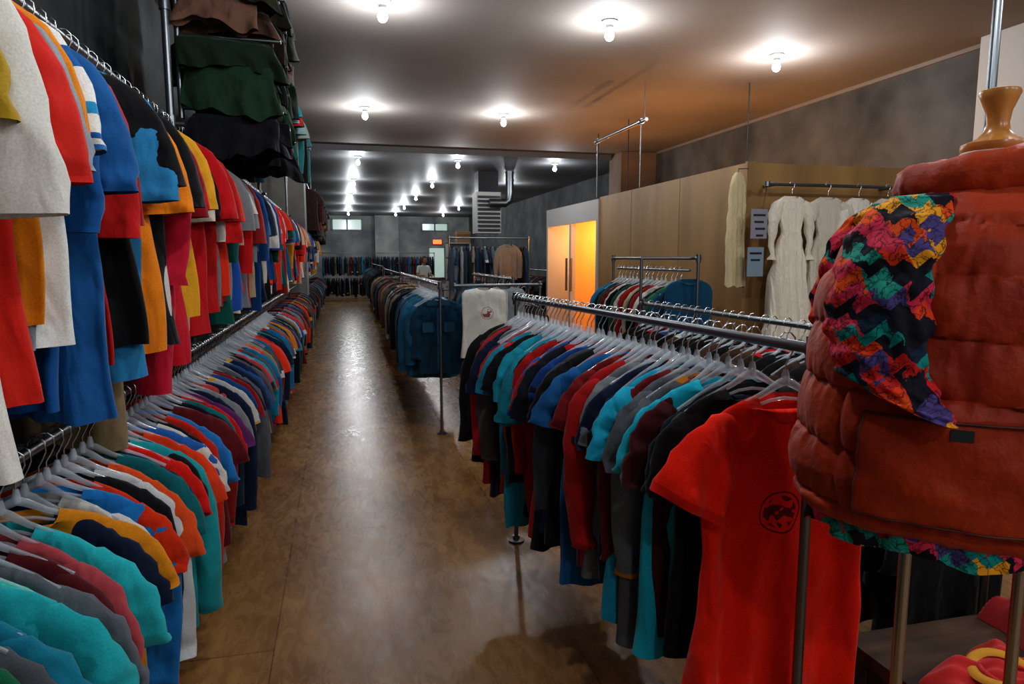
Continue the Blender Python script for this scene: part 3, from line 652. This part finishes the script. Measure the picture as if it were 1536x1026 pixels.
# ------------------------------------------------------------------ HVAC
hv = MB()
hv.bb(2.95, 3.5, 15., 15.5, 2.15, 3.05, 0)
for k in range(9): hv.box((3.225, 14.985, 2.22 + k * .09), (.5, .03, .05), 1)
hv.bb(3.0, 3.45, 15.05, 15.45, 3.05, 3.5, 2)
hv.build('unit_heater', [M_white, mat('louvre', H('#35383a'), .4, .5), M_dark])
mb = MB(); mb.tube([(3.66, 14.85, 3.49), (3.66, 14.85, 3.0), (3.64, 14.85, 2.86), (3.56, 14.85, 2.8), (3.2, 14.85, 2.8)], .09, 16)
for z in (3.05, 3.3, 3.45): mb.lathe([(.1, -.012), (.1, .012)], (3.66, 14.85, z), 16)
mb.build('exhaust_duct', [M_steel], True)
mb = MB()
mb.bb(2.7, 3.3, 18.0, 18.03, 0, 2.0)
for x in (2.7, 3.27): mb.bb(x, x + .03, 17.6, 18., 0, 2.0)
for k in range(6): mb.bb(2.7, 3.3, 17.6, 18., .1 + k * .375, .12 + k * .375)
mb.build('white_shelf_unit', [M_white])
mb = MB(); mb.bb(2.95, 3.3, 17.65, 17.95, 2.0, 2.28); mb.bb(2.94, 3.31, 17.64, 17.96, 2.2, 2.285); mb.build('cardboard_box', [M_card], bevel=.005)
mb = MB(); mb.bb(1.9, 3.0, 19.9, 20.1, 0, 1.0, 0); mb.bb(1.85, 3.05, 19.75, 20.2, 1.0, 1.04, 1); mb.build('checkout_counter', [M_white, M_dwood])

mb = MB(); mb.tube([(3.1, 2.78, .004), (3.1, 2.78, 3.595)], .022, 12); mb.lathe([(.05, 0), (.05, .01), (.03, .02)], (3.1, 2.78, .003), 16); mb.build('support_pipe', [M_steel], True)

# ------------------------------------------------------------------ DRESS FORM with puffer vest
MX, MY = 1.17, 1.03
ANG = math.atan2(-.85, -.53)
TH0 = -.84
mq = empty('dress_form', (MX, MY, 0)); mq.rotation_euler = (0, 0, ANG)
def ab(z):
    zs = [1.06, 1.10, 1.17, 1.34, 1.46, 1.58, 1.66, 1.72, 1.755, 1.78, 1.80]
    A_ = [.20, .215, .23, .225, .22, .215, .205, .18, .14, .105, .08]
    B_ = [.285, .302, .310, .295, .283, .268, .24, .20, .16, .115, .085]
    return np.interp(z, zs, A_), np.interp(z, zs, B_)
seams = [1.06, 1.10, 1.23, 1.36, 1.48, 1.60, 1.70, 1.80]
def vest_pt(th, z, off=0., lump=True):
    A_, B_ = ab(z); zz = min(max(z, 1.0601), 1.7999)
    z_eff = zz + .008 * math.sin(th * 2 + 1) + .004 * math.sin(th * 5)
    z_eff = min(max(z_eff, 1.0601), 1.7999)
    for i in range(len(seams) - 1):
        if seams[i] <= z_eff < seams[i + 1]:
            q = (z_eff - seams[i]) / (seams[i + 1] - seams[i]); break
    amp = .013 if z < 1.60 else .007
    if -.3 < th < 2.2 and z > 1.36: amp *= .6
    puff = abs(math.sin(math.pi * q)) ** .55 * amp
    w = 0
    if lump:
        near = 1 - abs(math.sin(math.pi * q))
        w = .004 * math.sin(th * 4 + i * 2.1) + .002 * math.sin(th * 13 + z * 22 + i) + .0026 * near * math.sin(th * 37 + i * 5 + 4 * math.sin(th * 3)) + .0014 * math.sin(th * 61 - z * 20 + i) * near
        w += .0018 * math.sin(z * 70 + 5 * math.sin(th * 5 + i)) * max(0, math.sin(th * 3 + i))
    for tv in (math.radians(-54), math.radians(8), math.radians(100), math.radians(-170)):
        w -= .008 * math.exp(-((th - tv) / .035) ** 2) if z < 1.36 else 0
    r = puff + w + off
    c, s = math.cos(th), math.sin(th)
    return (np.sign(c) * abs(c) ** .9 * (A_ + r), np.sign(s) * abs(s) ** .9 * (B_ + r), z)
def zfix(o, a=.86, b_=.195):
    for v in o.data.vertices: v.co.z = v.co.z * a + b_
    return o
vs = []; nT, nZ = 280, 180
for i in range(nZ):
    z = 1.06 + (1.80 - 1.06) * i / (nZ - 1)
    for j in range(nT):
        th = 2 * math.pi * j / nT - math.pi
        vs.append(vest_pt(th, z))
fs = [(i * nT + j, i * nT + (j + 1) % nT, (i + 1) * nT + (j + 1) % nT, (i + 1) * nT + j) for i in range(nZ - 1) for j in range(nT)]
mb = MB(); mb.add(vs, fs); zfix(mb.build('vest_body', [M_vest], True, mq))
n = 160; pv = []
cprof = [(.085, 1.755), (.115, 1.755), (.138, 1.768), (.146, 1.795), (.140, 1.826), (.124, 1.842), (.105, 1.846), (.090, 1.836), (.080, 1.81), (.078, 1.77)]
for (r, z) in cprof:
    for j in range(n):
        q = 2 * math.pi * j / n
        rr_ = r * (1 + .02 * math.sin(q * 4) + .012 * math.sin(q * 11 + z * 60) + .008 * math.sin(q * 23))
        pv.append((math.cos(q) * rr_ * .92, math.sin(q) * rr_ * 1.12, z + .012 * math.sin(q * 2 + 1) + .003 * math.sin(q * 9)))
k = len(cprof)
mb = MB(); mb.add(pv, [(i * n + j, i * n + (j + 1) % n, ((i + 1) % k) * n + (j + 1) % n, ((i + 1) % k) * n + j) for i in range(k) for j in range(n)])
zfix(mb.build('vest_collar', [M_vest], True, mq))
mb = MB(); pv = []; pn, pm = 30, 22
for i in range(pm):
    z = 1.10 + .235 * i / (pm - 1)
    for j in range(pn):
        th = math.radians(-44 + 54 * j / (pn - 1)); edge = min(i, pm - 1 - i, j, pn - 1 - j)
        A_, B_ = ab(z); c, s = math.cos(th), math.sin(th); r = (.022 if edge > 0 else -.01) + .003 * math.sin(i * .5 + j * .35) + .0015 * math.sin(i * 1.3 - j * .9)
        pv.append((np.sign(c) * abs(c) ** .9 * (A_ + r), np.sign(s) * abs(s) ** .9 * (B_ + r), z))
pf = [(i * pn + j, i * pn + j + 1, (i + 1) * pn + j + 1, (i + 1) * pn + j) for i in range(pm - 1) for j in range(pn - 1)]
mb.add(pv, pf, 0)
def pk(i, j, o=.002):
    v = Vector(pv[i * pn + j]); d = Vector((v.x, v.y, 0)).normalized(); return v + d * o
mb.tube([pk(pm - 2, j) for j in range(1, pn - 1)], .0035, 6, 1); mb.tube([pk(1, j) for j in range(1, pn - 1)], .0025, 6, 1)
mb.tube([pk(i, 1) for i in range(1, pm - 1)], .0025, 6, 1); mb.tube([pk(i, pn - 2) for i in range(1, pm - 1)], .0025, 6, 1)
mb.add([pk(pm - 5, 15), pk(pm - 5, 18), pk(pm - 3, 18), pk(pm - 3, 15)], [(0, 1, 2, 3)], 2)
zfix(mb.build('vest_pocket', [M_vest, M_vseam, M_ink], True, mq))
c0, s0 = math.cos(TH0), math.sin(TH0)
for sg in (1, -1):
    mb = MB(); pts = []
    for j in range(48):
        q = 2 * math.pi * j / 48
        th = math.radians(20) * math.sin(q) + TH0; z = 1.575 + .185 * math.cos(q)
        p = vest_pt(th, z, .0, False); pts.append((p[0] * sg, p[1], p[2]))
    mb.tube(pts, .008, 8, 0, closed=True)
    zfix(mb.build('armhole_binding', [M_vest], True, mq))
    path = [(.13, -.0, 1.765, .025, .03), (.16, -.0, 1.758, .045, .045), (.195, -.0, 1.72, .062, .048), (.222, -.0, 1.66, .074, .05), (.235, -.002, 1.59, .08, .052), (.242, -.004, 1.52, .084, .052), (.247, -.0, 1.46, .082, .048), (.252, .015, 1.41, .084, .045), (.256, .04, 1.375, .09, .042), (.256, .062, 1.36, .084, .035)]
    n = 64; pv2 = []
    P = np.array(path); NT = 90; tt = np.linspace(0, len(P) - 1, NT)
    for ii, t in enumerate(tt):
        a = [np.interp(t, np.arange(len(P)), P[:, q]) for q in range(5)]
        for j in range(n):
            q = 2 * math.pi * j / n
            wr = 1 + .04 * math.sin(5 * q + t * 2.3) + .045 * math.sin(t * 6 + math.sin(q) * 3) + .03 * math.sin(11 * q - t * 4)
            X, Y = a[0] + a[4] * math.cos(q) * wr, a[1] + a[3] * math.sin(q) * wr
            pv2.append((sg * (X * c0 - Y * s0), (X * s0 + Y * c0) * 1.13, a[2] - .035 * math.sin(q) * (t / 9)))
    mb = MB(); mb.add(pv2, [(i * n + j, i * n + (j + 1) % n, (i + 1) * n + (j + 1) % n, (i + 1) * n + j) for i in range(NT - 1) for j in range(n)] + [tuple(range(n)), tuple((NT - 1) * n + j for j in range(n))])
    zfix(mb.build('floral_sleeve', [M_floral], True, mq))
pv2 = []; n = 220
for i in range(10):
    z = 1.10 - .0085 * i
    for j in range(n):
        q = 2 * math.pi * j / n; A_, B_ = .205, .285
        w = 1 + .03 * math.sin(q * 14 + i * .3) * i / 9 + .015 * math.sin(q * 29)
        pv2.append((A_ * math.cos(q) * w, B_ * math.sin(q) * w, z + .008 * math.sin(q * 9) * i / 9))
mb = MB(); mb.add(pv2, [(i * n + j, i * n + (j + 1) % n, (i + 1) * n + (j + 1) % n, (i + 1) * n + j) for i in range(9) for j in range(n)]); zfix(mb.build('floral_shirt_hem', [M_floral], True, mq))
mb = MB()
mb.lathe([(.07, 1.74), (.062, 1.80), (.060, 1.852), (.054, 1.858)], (0, 0, 0), 28, 0)
mb.lathe([(.054, 1.858), (.057, 1.865), (.055, 1.875), (.032, 1.886), (.021, 1.900), (.018, 1.918), (.021, 1.942), (.029, 1.966), (.033, 1.978), (.031, 1.985), (.018, 1.989)], (0, 0, 0), 28, 1)
mb.lathe([(.12, 1.07), (.19, 1.1), (.18, 1.3), (.16, 1.5), (.17, 1.65), (.1, 1.74), (.06, 1.8)], (0, 0, 0), 28, 0)
zfix(mb.build('form_torso', [mat('form_canvas', H('#cfc9bd'), .8), M_wood], True, mq))
stp = MB()
ca, sa = math.cos(-ANG), math.sin(-ANG)
for (wx, wy) in ((.99, .985), (1.27, .99)):
    dx, dy = wx - MX, wy - MY
    lx, ly = dx * ca - dy * sa, dx * sa + dy * ca
    stp.tube([(lx, ly, .012), (lx, ly, 1.16)], .011, 14)
stp.box((0, 0, .01), (.3, .36, .016))
stp.build('chrome_stand', [M_chrome], True, mq)

# ------------------------------------------------------------------ table with folded shirts
mb = MB(); mb.bb(1.4, 2.2, 1.02, 1.6, .46, .5)
for x in (1.45, 2.15):
    for y in (1.07, 1.55): mb.bb(x - .03, x + .03, y - .03, y + .03, 0, .46)
mb.bb(1.43, 2.17, 1.05, 1.57, .38, .46)
mb.build('wooden_table', [M_dwood], bevel=.006)
def folded(name, x, y, z, w, d, h, col, trim, yaw):
    n = 60; pv = []; rg = np.random.RandomState(int(x * 100)); p = rg.uniform(0, 6, 5)
    for i in range(n):
        for j in range(n):
            u = i / (n - 1) * 2 - 1; v = j / (n - 1) * 2 - 1
            e = max(abs(u), abs(v)); g = (1 - e ** 6)
            hh = h * g + (.014 * math.sin(u * 7 + p[0] + v * 3) + .01 * math.sin(v * 11 + p[1] - u * 4) + .006 * math.sin(u * 19 + v * 13)) * (1 - e ** 4)
            pv.append((u * w / 2 * (1 + .06 * math.sin(v * 4 + p[2])), v * d / 2 * (1 + .06 * math.sin(u * 4 + p[3])), max(hh, 0)))
    mb = MB(); mb.add(pv, [(i * n + j, (i + 1) * n + j, (i + 1) * n + j + 1, i * n + j + 1) for i in range(n - 1) for j in range(n - 1)], 0)
    pts = [(w * .24 * math.cos(q) - .02, d * .30 * math.sin(q), h + .004 + .012 * math.sin(q * 2)) for q in np.linspace(0, 2 * math.pi, 40, endpoint=False)]
    mb.tube(pts, .007, 8, 1, closed=True, flat=2.2)
    pts = [(w * .19 * math.cos(q) - .02, d * .24 * math.sin(q), h + .002) for q in np.linspace(0, 2 * math.pi, 40, endpoint=False)]
    mb.tube(pts, .006, 8, 0, closed=True)
    o = mb.build(name, [mat(name + '_cotton', H(col), .85, sheen=.2), mat(name + '_rib', H(trim), .85)], True); o.location = (x, y, z); o.rotation_euler = (0, 0, yaw)
folded('folded_red_t_shirt', 1.62, 1.24, .502, .30, .32, .06, '#b81c18', '#c8902c', .3)
folded('folded_crimson_t_shirt', 2.0, 1.42, .502, .30, .28, .09, '#a0181c', '#8a1418', -.2)

# ------------------------------------------------------------------ PERSON
def person(x, y):
    root = empty('person', (x, y, 0)); root.rotation_euler = (0, 0, math.radians(20))
    J = {}; vs = []; es = []; rad = []
    def V_(n, p, r): J[n] = len(vs); vs.append(p); rad.append(r)
    def E(a, b_): es.append((J[a], J[b_]))
    V_('pel', (0, 0, .92), (.15, .11)); V_('waist', (0, 0, 1.05), (.135, .10)); V_('chest', (0, -.02, 1.24), (.16, .11)); V_('nb', (0, -.04, 1.37), (.075, .06)); V_('neck', (0, -.06, 1.42), (.052, .052)); V_('skull', (0, -.085, 1.47), (.05, .05))
    for a, b_ in (('pel', 'waist'), ('waist', 'chest'), ('chest', 'nb'), ('nb', 'neck'), ('neck', 'skull')): E(a, b_)
    for s, n in ((-1, 'l'), (1, 'r')):
        V_('sh' + n, (s * .17, -.03, 1.33), (.06, .06)); V_('el' + n, (s * .23, -.08, 1.07), (.042, .042)); V_('wr' + n, (s * .15, -.31, 1.09), (.027, .027)); V_('pa' + n, (s * .13, -.37, 1.085), (.04, .016))
        E('chest', 'sh' + n); E('sh' + n, 'el' + n); E('el' + n, 'wr' + n); E('wr' + n, 'pa' + n)
        V_('hip' + n, (s * .09, 0, .86), (.095, .095)); V_('kn' + n, (s * .10, -.01, .48), (.06, .06)); V_('an' + n, (s * .11, .02, .09), (.042, .042)); V_('to' + n, (s * .12, -.14, .04), (.04, .03))
        E('pel', 'hip' + n); E('hip' + n, 'kn' + n); E('kn' + n, 'an' + n); E('an' + n, 'to' + n)
        for k in range(4):
            V_('f%d%s' % (k, n), (s * (.155 - k * .018), -.42, 1.08), (.009, .009)); V_('g%d%s' % (k, n), (s * (.155 - k * .018), -.45 - .008 * (k in (1, 2)), 1.062), (.008, .008))
            E('pa' + n, 'f%d%s' % (k, n)); E('f%d%s' % (k, n), 'g%d%s' % (k, n))
        V_('t' + n, (s * .09, -.36, 1.075), (.01, .01)); V_('u' + n, (s * .075, -.39, 1.065), (.009, .009)); E('pa' + n, 't' + n); E('t' + n, 'u' + n)
    me = bpy.data.meshes.new('pb'); me.from_pydata(vs, es, []); ob = bpy.data.objects.new('pb', me); coll.objects.link(ob)
    md = ob.modifiers.new('s', 'SKIN'); md.use_smooth_shade = True
    for i, r in enumerate(rad):
        me.skin_vertices[0].data[i].radius = r; me.skin_vertices[0].data[i].use_root = (i == 0)
    s2 = ob.modifiers.new('ss', 'SUBSURF'); s2.levels = 2
    dg = bpy.context.evaluated_depsgraph_get(); m2 = bpy.data.meshes.new_from_object(ob.evaluated_get(dg)); bpy.data.objects.remove(ob)
    m2.name = 'body'; skin = mat('skin', H('#a87a62'), .55); m2.materials.clear()
    for m in (mat('white_tee', H('#d6d6d0'), .85), mat('jeans', H('#1a2634'), .85), skin, mat('shoes', H('#1a1a1c'), .6)): m2.materials.append(m)
    for p in m2.polygons:
        c = p.center; p.use_smooth = True
        if c.z > 1.395: p.material_index = 2
        elif c.z < .08: p.material_index = 3
        elif c.z < .93 : p.material_index = 1
        elif abs(c.x) > .13 and c.z < 1.17 and (abs(c.x) > .185 or c.y < -.14): p.material_index = 2
        elif c.y < -.16: p.material_index = 2
        else: p.material_index = 0
    b_ = bpy.data.objects.new('body', m2); coll.objects.link(b_); b_.parent = root
    mb = MB(); hc = Vector((0, -.115, 1.535))
    n, k = 24, 18; pv = []
    for i in range(k + 1):
        f = math.pi * i / k
        for j in range(n):
            q = 2 * math.pi * j / n
            x_, y_, z_ = math.sin(f) * math.cos(q) * .076, math.sin(f) * math.sin(q) * .095, math.cos(f) * .118
            if z_ < -.02: x_ *= 1 + z_ * 2.6
            if z_ < -.02 and y_ > 0: y_ *= .75
            if abs(x_) < .02 and y_ < 0 and -.035 < z_ < .01: y_ -= .02 * (1 - abs(x_) / .02)
            pv.append(hc + Vector((x_, y_, z_)))
    fl = [(i * n + j, i * n + (j + 1) % n, (i + 1) * n + (j + 1) % n, (i + 1) * n + j) for i in range(k) for j in range(n)]
    mb.add(pv, fl, 0)
    for s in (-1, 1):
        mb.tube([hc + Vector((s * .075, .0, .02)), hc + Vector((s * .085, .012, .005)), hc + Vector((s * .078, .006, -.025))], .011, 6, 0)
        mb.lathe([(.001, -.009), (.009, -.004), (.01, 0), (.009, .004), (.001, .009)], hc + Vector((s * .03, -.084, .012)), 8, 2)
    mb.tube([hc + Vector((-.024, -.083, -.055)), hc + Vector((0, -.09, -.054)), hc + Vector((.024, -.083, -.055))], .006, 6, 3)
    pv2 = []
    for i in range(k + 1):
        f = math.pi * i / k
        for j in range(n):
            q = 2 * math.pi * j / n; y0 = math.sin(q)
            lim = .55 if y0 > -.3 else .30
            ff = f * lim * (1.15 if y0 > .3 else 1)
            pv2.append(hc + Vector((math.sin(ff) * math.cos(q) * .088, math.sin(ff) * y0 * .107 + .006, math.cos(ff) * .13 + .004 * math.sin(9 * q))))
    mb.add(pv2, fl, 1)
    mb.build('head', [skin, mat('hair', H('#120e0c'), .6), mat('eyes', H('#1a1412'), .3), mat('lips', H('#7a3a34'), .5)], True, root)
person(2.42, 20.75)

# ------------------------------------------------------------------ world, camera, view
w = bpy.data.worlds.new('World'); scene.world = w; w.use_nodes = True
w.node_tree.nodes['Background'].inputs[0].default_value = (.95, .97, 1, 1); w.node_tree.nodes['Background'].inputs[1].default_value = .6
cd = bpy.data.cameras.new('Camera'); cam = bpy.data.objects.new('Camera', cd); coll.objects.link(cam)
cd.sensor_width = 36; cd.lens = 24; cd.clip_start = .05; cd.clip_end = 200
cam.location = (0, 0, 1.6); cam.rotation_euler = (math.radians(90 - 7), 0, math.radians(-14.04))
scene.camera = cam
scene.view_settings.view_transform = 'Standard'
scene.view_settings.exposure = -.22
for lk in ('Medium High Contrast', 'High Contrast'):
    try: scene.view_settings.look = lk; print('look', lk); break
    except Exception as ex: print(ex)
print('polys', sum(len(o.data.polygons) for o in bpy.data.objects if o.type == 'MESH'))
